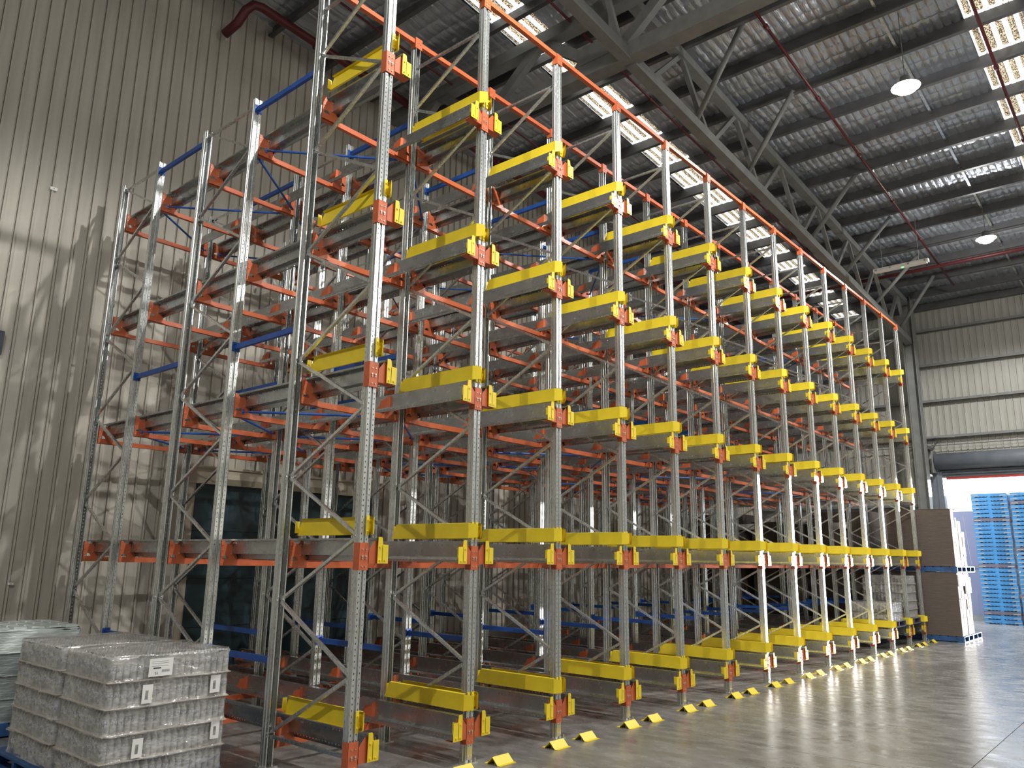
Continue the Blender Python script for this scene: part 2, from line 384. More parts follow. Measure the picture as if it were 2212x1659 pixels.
# bridging rods between purlins
brm = MB().bar((0.03, 0, -0.16), (1.24, 0, -0.16 - 0.0676 * 1.24), 0.05, 0.035).box(0.0, 0.03, -0.05, 0.05, -0.22, -0.10).mesh('bridging', GALV)
for k, x in enumerate(PX[:-1]):
    if x < 3: continue
    ob('roof_bridging', brm, None, (x, -2.62, zr(x)), kind='structure')

# trusses along X at Y=.65 : bottom and top chords parallel to the roof
YT = 0.65
def zb(x): return 10.33 - 0.075 * (x - 7.9)
def ztp(x): return zr(x) - 0.40
def truss_x(yt, x0, x1, label):
    t = ob('roof_truss', None, None, kind='structure'); t['label'] = label
    ob('bottom_chord', MB().bar((x0, yt, zb(x0)), (x1, yt, zb(x1)), 0.2, 0.2).mesh('bottom_chord', STEEL), t)
    ob('top_chord', MB().bar((x0, yt, ztp(x0)), (x1, yt, ztp(x1)), 0.2, 0.18).mesh('top_chord', STEEL), t)
    n = int((x1 - x0) / 2.14); st = (x1 - x0 - 0.3) / n
    for k in range(n):
        xa = x0 + 0.6 + k * st
        if xa > x1: break
        xm = min(xa + st / 2, x1); xe = min(xa + st, x1)
        ob('web_member', MB().bar((xa, yt, zb(xa)), (xm, yt, ztp(xm)), 0.09, 0.09).mesh('web', STEEL), t)
        ob('web_member', MB().bar((xm, yt, ztp(xm)), (xe - 0.12, yt, zb(xe)), 0.09, 0.09).mesh('web', STEEL), t)
    return t
t1 = truss_x(YT, 5.9, 23.0, 'grey steel roof truss running to the end wall column')
t2 = truss_x(YT, -7.4, 5.7, 'grey steel roof truss on the near side of the girder')
# round struts from bottom chord up to purlins
for x, dx in ((8.2, -0.4), (10.54, -0.3), (14.28, -0.05), (16.73, 0.3), (19.37, 0.5), (21.92, -0.35)):
    for (yy,) in ((-0.6,),):
        ob('fly_brace', MB().tube([(x, YT, zb(x) + 0.05), (x + dx, yy, zr(x) - 0.2)], 0.055, 10).mesh('fly_brace', STEEL, True), t1)
# girder along Y at X=5.8
GX = 5.8
gt = ob('roof_girder', None, None, kind='structure'); gt['label'] = 'heavy grey steel girder truss crossing under the roof'
gz0, gz1 = 10.56, zr(GX) - 0.42
ob('bottom_chord', MB().box(GX - 0.15, GX + 0.15, YMIN, WALLY, gz0 - 0.14, gz0 + 0.14).mesh('bc', STEEL), gt)
ob('top_chord', MB().box(GX - 0.13, GX + 0.13, YMIN, WALLY, gz1 - 0.12, gz1 + 0.12).mesh('tc', STEEL), gt)
for ya, yb2 in ((1.15, 2.6), (2.6, 4.0), (4.0, 5.4), (5.4, 6.8), (1.05, -0.4), (-0.4, -1.8), (-1.8, -3.2), (-3.2, -4.6), (-4.6, -6), (-6, -7.4)):
    k = [1.15, 2.6, 4.0, 5.4, 6.8, 1.05, -0.4, -1.8, -3.2, -4.6, -6, -7.4]
    lo = ya in (1.15, 4.0, 1.05, -1.8, -4.6) or yb2 == 6.8
    za, zb_ = (gz0, gz1) if ya in (1.15, 4.0, 1.05, -1.8, -4.6) else (gz1, gz0)
    ob('web_member', MB().bar((GX, ya, za), (GX, yb2, zb_), 0.2, 0.14, upv=(1, 0, 0)).mesh('web', STEEL), gt)
ob('web_member', MB().box(GX - 0.12, GX + 0.12, 0.98, 1.22, gz0, gz1).mesh('web', STEEL), gt)
ob('gusset_plate', MB().plate('x', GX - 0.16, 0.02, [(0.55, gz0 + 0.1), (1.7, gz0 + 0.1), (1.5, gz0 + 0.45), (0.8, gz0 + 0.45)]).mesh('gp', STEEL), gt)
# end column
cx = 23.15
b = MB().box(cx - 0.19, cx + 0.19, YT - 0.17, YT - 0.155, 0, 10.75).box(cx - 0.19, cx + 0.19, YT + 0.155, YT + 0.17, 0, 10.75).box(cx - 0.008, cx + 0.008, YT - 0.155, YT + 0.155, 0, 10.75).box(cx - 0.25, cx + 0.25, YT - 0.22, YT + 0.22, 0, 0.03)
ob('end_column', b.mesh('end_column', STEEL), None, kind='structure')
b = MB().box(cx + 0.19, ENDX, YT - 0.06, YT + 0.06, 5.7, 5.82)
ob('column_strut', b.mesh('column_strut', STEEL), None, kind='structure')

# roller shutter in end wall
dr = ob('door_1', None, None, kind='structure'); dr['label'] = 'open grey roller shutter with its coil above the bright doorway'
b = MB(); n = 12; cxx, czz = ENDX - 0.33, 5.28
ob('coil_drum', MB().tube([(cxx, DY0 - 0.15, czz), (cxx, DY1 + 0.1, czz)], 0.27, 18).mesh('coil', DGREY, True), dr)
for k in range(4):
    z1_ = 5.1 - k * 0.085
    ob('slat', MB().plate('y', DY0 - 0.1, DY1 - DY0 + 0.15, [(ENDX - 0.12, z1_), (ENDX - 0.15, z1_ - 0.02), (ENDX - 0.15, z1_ - 0.065), (ENDX - 0.12, z1_ - 0.085), (ENDX - 0.10, z1_ - 0.085), (ENDX - 0.10, z1_)]).mesh('slat', DGREY), dr)
ob('bottom_seal', MB().box(ENDX - 0.15, ENDX - 0.09, DY0, DY1 - 0.12, 4.70, 4.765).mesh('seal', RUBBER), dr)
for y0, y1 in ((DY1 - 0.02, DY1 + 0.38), (DY0 - 0.38, DY0 + 0.02)):
    ob('jamb', MB().box(ENDX - 0.2, ENDX + 0.06, y0, y1, 0, 4.95).box(ENDX - 0.23, ENDX - 0.2, y0 + 0.08, y0 + 0.16, 0, 4.95).mesh('jamb', DGREY), dr)
ob('end_bracket', MB().box(ENDX - 0.62, ENDX - 0.05, DY1 + 0.12, DY1 + 0.16, 4.9, 5.62).mesh('eb', STEEL), dr)
ob('lintel_reveal', MB().box(ENDX - 0.02, ENDX + 0.24, DY0, DY1, 5.0, 5.06).mesh('lr', STEEL), dr)
c = thing('security_camera', 'small white dome camera on a bracket beside the shutter coil', 'camera', (ENDX - 0.6, 0.62, 4.75))
ob('housing', MB().lathe([(0.0, 0.02), (0.09, 0.02), (0.1, 0.06), (0.07, 0.1), (0, 0.1)]).mesh('h', WHITE, True), c)
ob('dome', MB().lathe([(0.0, -0.09), (0.05, -0.08), (0.085, -0.03), (0.09, 0.02)]).mesh('d', BLACK, True), c)
ob('bracket', MB().bar((0, 0, 0.1), (0.35, 0, 0.14), 0.04, 0.04).mesh('b', STEEL), c)
m_ = thing('shutter_motor', 'dark motor and chain bracket at the shutter coil end', 'motor', (ENDX - 0.45, 0.72, 5.2))
ob('gearbox', MB().box(-0.12, 0.12, -0.1, 0.1, -0.18, 0.16).mesh('g', STEEL), m_)
ob('cable', MB().tube([(0, 0, 0.16), (-0.06, 0.02, 0.4), (0.05, 0.06, 0.62), (0.2, 0.08, 0.7)], 0.02, 8).mesh('c', BEIGE, True), m_)
t_ = thing('floodlight', 'slim grey light bar on an arm above the shutter', 'light fitting', (ENDX - 0.9, 0.35, 6.02))
ob('bar', MB().bar((0, 0.25, 0.02), (0, -0.65, -0.02), 0.09, 0.05).mesh('b', STEEL), t_)
ob('arm', MB().bar((0, 0, 0), (0.89, 0, 0.1), 0.04, 0.04).mesh('a', STEEL), t_)

# rapid door in long wall
d2 = ob('door_2', None, None, kind='structure'); d2['label'] = 'dark teal curtain door with beige frame in the ribbed wall behind the rack'
for k in range(4):
    z0 = k * DZ / 4
    ob('curtain_panel', MB().box(DX0, DX1, WALLY - 0.03, WALLY + 0.05, z0 + 0.006, z0 + DZ / 4 - 0.006).mesh('cp', TEAL), d2)
ob('frame_jamb', MB().box(DX0 - 0.12, DX0, WALLY - 0.07, WALLY + 0.05, 0, DZ).mesh('j', BEIGE), d2)
ob('frame_jamb', MB().box(DX1, DX1 + 0.15, WALLY - 0.07, WALLY + 0.05, 0, DZ).mesh('j', BEIGE), d2)
ob('frame_header', MB().box(DX0 - 0.15, DX1 + 0.2, WALLY - 0.14, WALLY + 0.05, DZ, DZ + 0.26).mesh('h', BEIGE), d2)
ob('frame_ledge', MB().box(DX0 - 0.2, DX1 + 0.25, WALLY - 0.17, WALLY + 0.05, DZ + 0.26, DZ + 0.30).mesh('l', BEIGE), d2)
tag(ob('wall_panel', MB().box(-1.75, -1.16, WALLY - 0.08, WALLY - 0.03, 4.7, 5.05).mesh('wp', mat('navy', (0.02, 0.035, 0.07), 0.4))), 'dark navy panel fixed on the ribbed wall at the far left', 'panel')

for x_, z_, w_, h_, lab in ((-0.86, 7.40, 0.10, 0.05, 'small white bracket plate high on the ribbed wall'), (-0.63, 1.50, 0.07, 0.03, 'small pale latch plate low on the ribbed wall')):
    t = thing('wall_plate', lab, 'bracket', (x_, WALLY - 0.035, z_))
    ob('plate', MB().box(0, w_, -0.012, 0, 0, h_).mesh('p', WHITE), t); ob('screw', MB().tube([(w_ / 2, -0.012, h_ / 2), (w_ / 2, -0.02, h_ / 2)], 0.006, 6).mesh('s', BLACK), t)
# sprinkler pipes
def pipe(pts, r, label, coll=()):
    t = thing('sprinkler_pipe', label, 'pipe')
    ob('pipe_run', MB().tube(pts, r, 12).mesh('pipe', PIPE, True), t)
    for c_ in coll: ob('coupling', MB().tube([(c_[0] - 0.05, c_[1], c_[2]), (c_[0] + 0.05, c_[1], c_[2])], r * 1.55, 12).mesh('cp', PIPE, True), t)
def xp(x0, x1, y, dz): return [(x0, y, zr(x0) - dz), (x1, y, zr(x1) - dz)]
def cps(x0, x1, y, dz, st): return [(x, y, zr(x) - dz) for x in [x0 + st * k for k in range(int((x1 - x0) / st))]]
pipe(xp(7.2, 22.2, -1.0, 0.42), 0.028, 'thin red sprinkler pipe running under the purlins toward the batten light', cps(7.9, 22, -1.0, 0.42, 2.6))
pipe(xp(5.9, 22.8, -4.03, 0.42), 0.03, 'red sprinkler pipe passing below the bright rooflight strip at upper right', cps(8.5, 22, -4.03, 0.42, 3.0))
pipe(xp(2.0, 22.6, 1.8, 0.42), 0.024, 'thin dark red sprinkler pipe above the rack between truss and rooflight', cps(8.5, 22, 1.8, 0.42, 2.5))
pipe(xp(0.5, 22.4, 4.9, 0.42), 0.024, 'thin red sprinkler pipe near the back above the rack')
pipe([(1.55, 6.75, 11.42), (1.62, 6.45, 11.55), (1.68, 6.3, 11.78), (1.78, 6.22, 11.92), (1.95, 6.2, 11.95), (22.5, 6.2, 10.62)], 0.085, 'large red main pipe with elbow end running along the ribbed wall', [(3.2, 6.2, 11.88), (8.5, 6.2, 11.53), (14, 6.2, 11.17)])
pipe([(20.2, 5.5, 10.62), (20.2, -8.0, 10.62)], 0.055, 'red main pipe crossing the bay near the end wall')

# lamps
def lamp(x, y, z, label):
    t = thing('high_bay_lamp', label, 'lamp', (x, y, z), 0, 'high bay lamps hanging from the roof')
    ob('housing', MB().lathe([(0.0, 0.2), (0.08, 0.2), (0.1, 0.08), (0.24, 0.02), (0.25, 0.0), (0.24, 0.0)], n=20).mesh('h', STEEL, True), t)
    ob('lens', MB().lathe([(0.0, -0.11), (0.10, -0.10), (0.17, -0.06), (0.21, 0.0)], n=20).mesh('l', LAMPM, True), t)
    ob('hanging_rod', MB().tube([(0, 0, 0.16), (0, 0, zr(x) - z - 0.02)], 0.008, 6).mesh('r', STEEL), t)
    li = bpy.data.lights.new('lamp_light', 'SPOT'); li.spot_size = math.radians(163); li.spot_blend = 0.2; li.energy = LAMP_W; li.shadow_soft_size = 0.055; li.color = (1.0, 0.985, 0.95)
    lo = bpy.data.objects.new('lamp_light', li); lo.parent = t; lo.location = (0, 0, -0.2); COL.objects.link(lo)
    l2 = bpy.data.lights.new('lamp_side_light', 'POINT'); l2.energy = LAMP_W * 0.12; l2.shadow_soft_size = 0.1; l2.color = li.color
    lo = bpy.data.objects.new('lamp_side_light', l2); lo.parent = t; lo.location = (0, 0, -0.2); COL.objects.link(lo)
lamp(9.41, -2.87, 10.3, 'glowing high bay lamp, nearer of the two in view')
lamp(17.93, -2.62, 10.3, 'glowing high bay lamp, farther one near the end wall')
for k, (x, y) in enumerate([(1.2, -2.8), (-7.3, -2.8), (1.2, -11.5), (9.4, -11.5), (17.9, -11.5)]):
    lamp(x, y, 10.3, 'high bay lamp outside the picture, %s' % ['above the near rack corner', 'behind the camera', 'in the other aisle near the camera', 'in the middle of the other aisle', 'at the far end of the other aisle'][k])

# hanging batten light
t = thing('batten_light', 'white linear batten light hanging on two wires, unlit, small green indicator', 'light fitting', (17.0, -0.735, 9.72))
ob('body', MB().plate('y', -0.68, 1.36, [(-0.07, 0.0), (-0.06, -0.04), (0.06, -0.04), (0.07, 0.0), (0.06, 0.045), (-0.06, 0.045)]).mesh('b', WHITE), t)
ob('diffuser', MB().plate('y', -0.64, 1.28, [(-0.05, -0.04), (-0.035, -0.075), (0.035, -0.075), (0.05, -0.04)]).mesh('d', WHITE), t)
for yy in (-0.6, -0.2, 0.25, 0.6): ob('clip', MB().box(-0.08, -0.07, yy - 0.02, yy + 0.02, -0.03, 0.02).mesh('c', ZINC), t)
for yy in (-0.45, 0.45): ob('hanging_wire', MB().tube([(0, yy, 0.045), (0, yy, zr(17) - 9.72 - 0.25)], 0.006, 6).mesh('w', STEEL), t)
ob('indicator', MB().box(-0.055, -0.04, -0.08, -0.03, -0.078, -0.055).mesh('i', GREENLED), t)

# ================================================================ RACK MESHES
def zl(H, step=0.05, hole=0.015, z0=0.06):
    t = [0.0]; z = z0
    while z < H - 0.03: t += [z, z + hole]; z += step
    t.append(H); return t
def upright_mesh(H):
    fy = -0.045
    hp = [(0.028, 0.045), (0.041, 0.045), (0.041, 0.034), (0.041, 0.028), (0.041, 0.014), (0.050, 0.008), (0.050, -0.006), (0.045, -0.011), (0.045, -0.026), (0.050, -0.031), (0.050, fy + 0.002), (0.048, fy),
          (0.035, fy), (0.026, fy), (0.014, fy), (0.010, fy + 0.016), (0.003, fy + 0.016), (0.003, fy + 0.010)]
    prof = hp + [(-x, y) for x, y in reversed(hp)]
    n = len(prof) - 2
    return MB().sheet(prof, zl(H), {(12, 1), (n - 12, 1), (2, 1), (n - 2, 1)}).mesh('upright', GALV)
UPF, UPM = upright_mesh(HF), upright_mesh(HM)
D = YB['b']
def brace_mesh(y0, z0, y1, z1):
    b = MB().bar((0, y0, z0), (0, y1, z1), 0.034, 0.028)
    for y, z in ((y0, z0), (y1, z1)): b.tube([(-0.045, y, z), (0.045, y, z)], 0.009, 6, 1)
    return b.mesh('brace', [GALV, ZINC])
BU = brace_mesh(D - 0.03, 0, 0.03, 0.62); BD = brace_mesh(0.03, 0, D - 0.03, 0.60); BH = brace_mesh(0.03, 0, D - 0.03, 0)
BASE = MB().box(-0.08, 0.08, -0.09, 0.07, 0, 0.01).tube([(0.06, -0.075, 0.01), (0.06, -0.075, 0.045)], 0.009, 6).mesh('base_plate', ZINC)
SLV = MB().box(-0.035, 0.035, -0.053, -0.046, 0.03, 0.19)
for x in (-0.018, 0.018):
    for z in (0.06, 0.16): SLV.tube([(x, -0.053, z), (x, -0.064, z)], 0.008, 6)
SLV = SLV.mesh('splice_plate', ZINC)
def bolts(b, xs_, zs_, y, mi=1, r=0.008):
    for x in xs_:
        for z in zs_: b.tube([(x, y, z), (x, y - 0.010, z)], r, 6, mi)
# front entry bracket: U plate wrapping the post face plus arms carrying the rails
def front_bracket(sides):
    b = MB().box(-0.056, 0.056, -0.056, -0.050, -0.122, 0.119).box(-0.058, -0.052, -0.056, 0.02, -0.122, 0.119).box(0.052, 0.058, -0.056, 0.02, -0.122, 0.119)
    for s_ in sides:
        o = [(0.056, -0.063), (0.2, -0.063), (0.2, 0.14), (0.125, 0.14), (0.056, 0.06)]
        o = [(s_ * p[0], p[1]) for p in o]; b.plate('y', -0.056, 0.006, o)
        b.box(min(s_ * 0.056, s_ * 0.26), max(s_ * 0.056, s_ * 0.26), -0.056, 0.03, -0.068, -0.062)
    bolts(b, (-0.02, 0.02), (0.0, ), -0.056, 1, 0.010)
    bolts(b, (-0.02, 0.02), (0.06, -0.022, -0.09), -0.056, 1, 0.006)
    return b.mesh('entry_bracket', [ORANGE, ZINC])
FB = {(-1, 1): front_bracket((-1, 1)), (1,): front_bracket((1,)), (-1,): front_bracket((-1,))}
# inner cradle bracket
def arc(cx_, cz, r, a0, a1, n=8): return [(cx_ + r * math.cos(a0 + (a1 - a0) * i / n), cz + r * math.sin(a0 + (a1 - a0) * i / n)) for i in range(n + 1)]
def cradle(sides):
    b = MB()
    for s_ in sides:
        o = [(0.052, -0.125), (0.315, -0.125), (0.265, -0.06), (0.24, 0.0), (0.225, 0.08), (0.235, 0.13), (0.215, 0.15), (0.175, 0.145)] + arc(0.13, 0.15, 0.042, -0.1, -PI + 0.1, 8) + [(0.07, 0.15), (0.052, 0.15)]
        h = arc(0.11, -0.055, 0.04, 0, PI, 8)
        b.plate('y', -0.052, 0.005, [(s_ * x, z) for x, z in o], [[(s_ * x, z) for x, z in h]])
        x0, x1 = sorted((s_ * 0.225, s_ * 0.23))
        b.plate('x', x0, 0.005, [(-0.05, -0.06), (0.14, -0.06), (0.14, 0.02), (0.09, 0.04), (0.07, 0.10), (-0.05, 0.13)])
        x0, x1 = sorted((s_ * 0.052, s_ * 0.057)); b.box(x0, x1, -0.052, 0.03, -0.125, 0.15)
        bolts(b, (s_ * 0.065,), (-0.1, -0.02, 0.04, 0.1), -0.052, 1, 0.005); bolts(b, (s_ * 0.175,), (0.1, 0.0), -0.052, 1, 0.006)
    return b.mesh('cradle_bracket', [ORANGE, ZINC])
CR = {(-1, 1): cradle((-1, 1)), (1,): cradle((1,)), (-1,): cradle((-1,))}
# yellow entry guide
def guide(s_):
    b = MB(); z0, z1 = 0.195, 0.352; yr, yf, yt = 1.14, -0.055, -0.125
    # face polygon with slanted rear end, flanges toward the post, bevelled nose
    X = lambda x: s_ * x
    def quad(pts, mi=0):
        k = len(b.v); b.v += pts; b.f.append(tuple(range(k, k + len(pts)))); b.m.append(mi)
    t = 0.003
    for o in (0, -t):
        quad([(X(0.102 + o), yf, z0), (X(0.102 + o), yr, z0), (X(0.102 + o), yr - 0.075, z1), (X(0.102 + o), yf, z1)])
        quad([(X(0.102 + o), yf, z0), (X(0.102 + o), yf, z1), (X(0.035), yt - o, z1 - 0.012), (X(0.035), yt - o, z0 + 0.012)])
    quad([(X(0.102), yf, z1), (X(0.102), yr - 0.075, z1), (X(0.068), yr - 0.075, z1 + 0.004), (X(0.068), yf, z1 + 0.004)])
    quad([(X(0.102), yf, z0), (X(0.102), yr, z0), (X(0.074), yr, z0 - 0.004), (X(0.074), yf, z0 - 0.004)])
    x0, x1 = sorted((X(0.012), X(0.047))); b.box(x0, x1, -0.054, -0.048, z0 - 0.012, z1 + 0.012)
    x0, x1 = sorted((X(0.045), X(0.10))); b.box(x0, x1, -0.03, -0.024, z0 + 0.02, z1 - 0.02)
    x0, x1 = sorted((X(0.052), X(0.10))); b.box(x0, x1, 1.11, 1.116, z0 + 0.02, z1 - 0.02)
    bolts(b, (X(0.03),), (z0 + 0.03, z1 - 0.03), -0.054, 0, 0.008)
    return b.mesh('entry_guide', YELLOW)
GD = {1: guide(1), -1: guide(-1)}
# rails
def rail_mesh(s_):
    zt = 0.165
    prof = [(0.125, zt - 0.02), (0.125, zt), (0.188, zt), (0.188, zt - 0.038), (0.188, zt - 0.047), (0.188, zt - 0.160), (0.262, zt - 0.165), (0.266, zt - 0.188), (0.266, zt - 0.197), (0.266, zt - 0.215), (0.252, zt - 0.215)]
    prof = [(s_ * x, z) for x, z in prof]
    t = [-0.075]; y = -0.02
    while y < 6.33: t += [y, y + 0.010]; y += 0.05
    t.append(6.37)
    return MB().sheet(prof, t, {(3, 1), (7, 1)}, 'y').mesh('shuttle_rail', GRAIL)
RL = {1: rail_mesh(1), -1: rail_mesh(-1)}
def endplate(s_):
    b = MB().plate('y', -0.082, 0.006, [(s_ * x, z) for x, z in [(0.14, -0.063), (0.262, -0.063), (0.262, 0.105), (0.198, 0.108), (0.19, 0.165), (0.178, 0.175), (0.14, 0.175)]])
    bolts(b, (s_ * 0.165,), (0.085,), -0.082, 0, 0.010); bolts(b, (s_ * 0.165, s_ * 0.225), (-0.035,), -0.082, 0, 0.009)
    x0, x1 = sorted((s_ * 0.19, s_ * 0.196)); b.box(x0, x1, -0.082, 0.0, -0.05, 0.1)
    return b.mesh('end_plate', YELLOW)
EP = {1: endplate(1), -1: endplate(-1)}
# beams
XB = MB().box(0.06, P - 0.06, -0.025, 0.025, -0.128, -0.067).box(0.056, 0.062, -0.03, 0.03, -0.135, -0.06).box(P - 0.062, P - 0.056, -0.03, 0.03, -0.135, -0.06).mesh('cross_beam', ORANGE)
TB = MB().box(0.0, P, -0.03, 0.03, -0.03, 0.03).mesh('tie_beam', ORANGE)
CAPM = MB().box(-0.056, 0.056, -0.054, -0.048, -0.12, 0.03).box(-0.058, -0.052, -0.054, 0.03, -0.12, 0.03).box(0.052, 0.058, -0.054, 0.03, -0.12, 0.03)
bolts(CAPM, (-0.02, 0.02), (-0.09, -0.05), -0.054, 1, 0.007); CAPM = CAPM.mesh('post_cap', [ORANGE, ZINC])
def spacer(y0, y1):
    b = MB().box(-0.02, 0.02, y0 + 0.055, y1 - 0.055, -0.03, 0.03)
    for y, s_ in ((y0 + 0.05, 1), (y1 - 0.05, -1)):
        b.box(-0.05, 0.05, min(y, y + s_ * 0.006), max(y, y + s_ * 0.006), -0.055, 0.055)
        for x in (-0.035, 0.035):
            for z in (-0.035, 0.035): b.tube([(x, y, z), (x, y + s_ * 0.016, z)], 0.008, 6)
    return b.mesh('frame_spacer', BLUE)
SP = [spacer(YB['b'], YB['c']), spacer(YB['d'], YB['e'])]

# ================================================================ RACK OBJECTS
place = ['front', 'middle', 'rear']
for i in range(NP):
    sides = (-1, 1) if 0 < i < NP - 1 else ((1,) if i == 0 else (-1,))
    for fi, (ya, yb) in enumerate((('a', 'b'), ('c', 'd'), ('e', 'f'))):
        y0, y1 = YB[ya], YB[yb]
        t = thing('upright_frame', 'galvanised %s upright frame in the %s row of frames from the near end' % (place[fi], ORD[i]), 'rack frame', (i * P, y0, 0), 0, '%s upright frames of the pallet rack' % place[fi])
        up_ = UPF if fi == 0 else UPM
        ob('upright', up_, t, (0, 0, 0)); ob('upright', up_, t, (0, y1 - y0, 0), PI)
        ob('base_plate', BASE, t); ob('base_plate', BASE, t, (0, y1 - y0, 0), PI)
        if fi == 0: ob('splice_plate', SLV, t)
        # bracing
        nb = 7 if fi == 0 else 6; zr0 = 0.31 if fi == 0 else 0.24
        ob('brace', BH, t, (0, 0, zr0 - 0.03))
        for k in range(nb):
            ob('brace', BU, t, (0, 0, zr0 + 1.217 * k))
            if k < nb - 1 or fi: ob('brace', BD, t, (0, 0, zr0 + 1.217 * k + 0.62))
        ob('brace', BH, t, (0, 0, 8.22 if fi == 0 else 7.50))
        for z in L:
            if fi == 0:
                ob('entry_bracket', FB[sides], t, (0, 0, z)).__setitem__('label', 'orange entry bracket')
                for s_ in sides:
                    ob('entry_guide', GD[s_], t, (0, 0, z)).__setitem__('label', 'yellow pallet entry guide')
            else:
                ob('cradle_bracket', CR[sides], t, (0, 0, z))['label'] = 'orange cradle bracket'
            ob('cradle_bracket', CR[sides], t, (0, y1 - y0, z))['label'] = 'orange cradle bracket'
        if fi == 0:
            for yy in (0, y1 - y0): ob('post_cap', CAPM, t, (0, yy, 8.62))['label'] = 'orange post cap'
# rails
lv = ['lowest', 'second', 'third', 'fourth', 'top']
for k in range(NP - 1):
    for li_, z in enumerate(L):
        for s_, xi, nm in ((1, k, 'near'), (-1, k + 1, 'far')):
            r = ob('shuttle_rail', RL[s_], None, (xi * P, 0, z))
            tag(r, 'galvanised %s-side rail of the %s lane from the near end, %s level' % (nm, ORD[k], lv[li_]), 'rail', '%s level shuttle rails' % lv[li_])
            ob('end_plate', EP[s_], r)['label'] = 'yellow end plate'
# cross beams
hid = MB()
for k in range(NP - 1):
    for li_, z in enumerate(L):
        for yi, yk in enumerate('bcdef'):
            if li_ == 0 and yk in 'ef':
                b = XB
                for v in [vv.co for vv in XB.vertices]: hid.v.append((v.x + k * P, v.y + YB[yk], v.z + z))
                o = len(hid.v) - len(XB.vertices)
                for pl in XB.polygons: hid.f.append(tuple(o + q for q in pl.vertices)); hid.m.append(0)
                continue
            r = ob('cross_beam', XB, None, (k * P, YB[yk], z))
            tag(r, 'orange cross beam, %s bay from near end, %s level, %s beam line from the front' % (ORD[k], lv[li_], ORD[yi]), 'beam', '%s level orange cross beams' % lv[li_])
h_ = ob('cross_beams_low_back', hid.mesh('hidden_beams', ORANGE), None, kind='stuff'); h_.name = 'low_rear_beams'
tag(h_, 'orange cross beams low down at the back of the rack', 'beams')
for k in range(NP - 1):
    tag(ob('tie_beam', TB, None, (k * P, 0, 8.635)), 'orange top tie beam at the rack front, %s bay from the near end' % ORD[k], 'beam', 'front orange top tie beams')
    tag(ob('tie_beam', TB, None, (k * P, YB['b'], 8.60)), 'orange top tie beam behind the front line, %s bay from the near end' % ORD[k], 'beam', 'rear orange top tie beams')
# blue spacers
for i in range(NP):
    for gi, (m_, nm) in enumerate(zip(SP, ('front and middle', 'middle and rear'))):
        for z, hn in ((0.96, 'low'), (4.34, 'middle height'), (7.44, 'top')):
            tag(ob('frame_spacer', m_, None, (i * P, 0, z)), 'blue %s spacer joining %s frames in the %s frame row' % (hn, nm, ORD[i]), 'spacer', 'blue frame spacers')
# blue plan bracing rods
def rod(a, b_, z, lab):
    m_ = MB(); A, B = Vector((*a, 0)), Vector((*b_, 0)); d = (B - A).normalized(); A += d * 0.17; B -= d * 0.17
    m_.tube([A + d * 0.08, B - d * 0.08], 0.015, 8); m_.bar(A, A + d * 0.09, 0.04, 0.008); m_.bar(B - d * 0.09, B, 0.04, 0.008)
    m_.tube([A + Vector((0, 0, -0.03)), A + Vector((0, 0, 0.03))], 0.012, 6)
    tag(ob('plan_brace', m_.mesh('plan_brace', BLUE), None, (0, 0, z)), lab, 'brace', 'blue horizontal bracing rods')
nk = 0
for g in (0, 3, 6, 9):
    X0, X1, X2 = g * P, (g + 1) * P, (g + 2) * P
    for z, ln in ((L[2] - 0.07, 'third'), (L[4] - 0.07, 'top')):
        for qi, (a, b_) in enumerate((((X0, YB['c']), (X1, YB['b'])), ((X1, YB['b']), (X2, YB['c'])), ((X0, YB['c']), (X1, YB['d'])), ((X1, YB['d']), (X2, YB['c'])),
                      ((X0, YB['e']), (X1, YB['d'])), ((X1, YB['d']), (X2, YB['e'])), ((X0, YB['e']), (X1, YB['f'])), ((X1, YB['f']), (X2, YB['e'])))):
            rod(a, b_, z, 'blue bracing rod, %s in the %s braced pair of bays, %s level' % (ORD[qi], ORD[g // 3], ln))

# floor wedges
WG = MB()
prof_ = [(-0.105, 0.0), (-0.066, 0.0), (0.0, 0.064), (0.066, 0.0), (0.105, 0.0), (0.105, 0.005), (0.070, 0.005), (0.0, 0.073), (-0.070, 0.005), (-0.105, 0.005)]
WG.plate('x', -0.12, 0.24, prof_)
for x in (-0.07, 0.07): WG.tube([(x, 0.0, 0.0), (x, 0.0, 0.03)], 0.012, 6, 1)
WG = WG.mesh('floor_wedge', [YELLOW, ZINC])
for i in range(0, NP):
    for s_, dx, nm in ((0, -0.32, 'left'), (1, 0.22, 'right')):
        if i == NP - 1 and s_: continue
        tag(ob('floor_wedge', WG, None, (i * P + dx, -0.265, 0)), 'yellow wedge on the floor %s of the %s front post from the near end' % ('just before' if s_ == 0 else 'just past', ORD[i]), 'floor wedge', 'yellow floor wedges along the rack front')

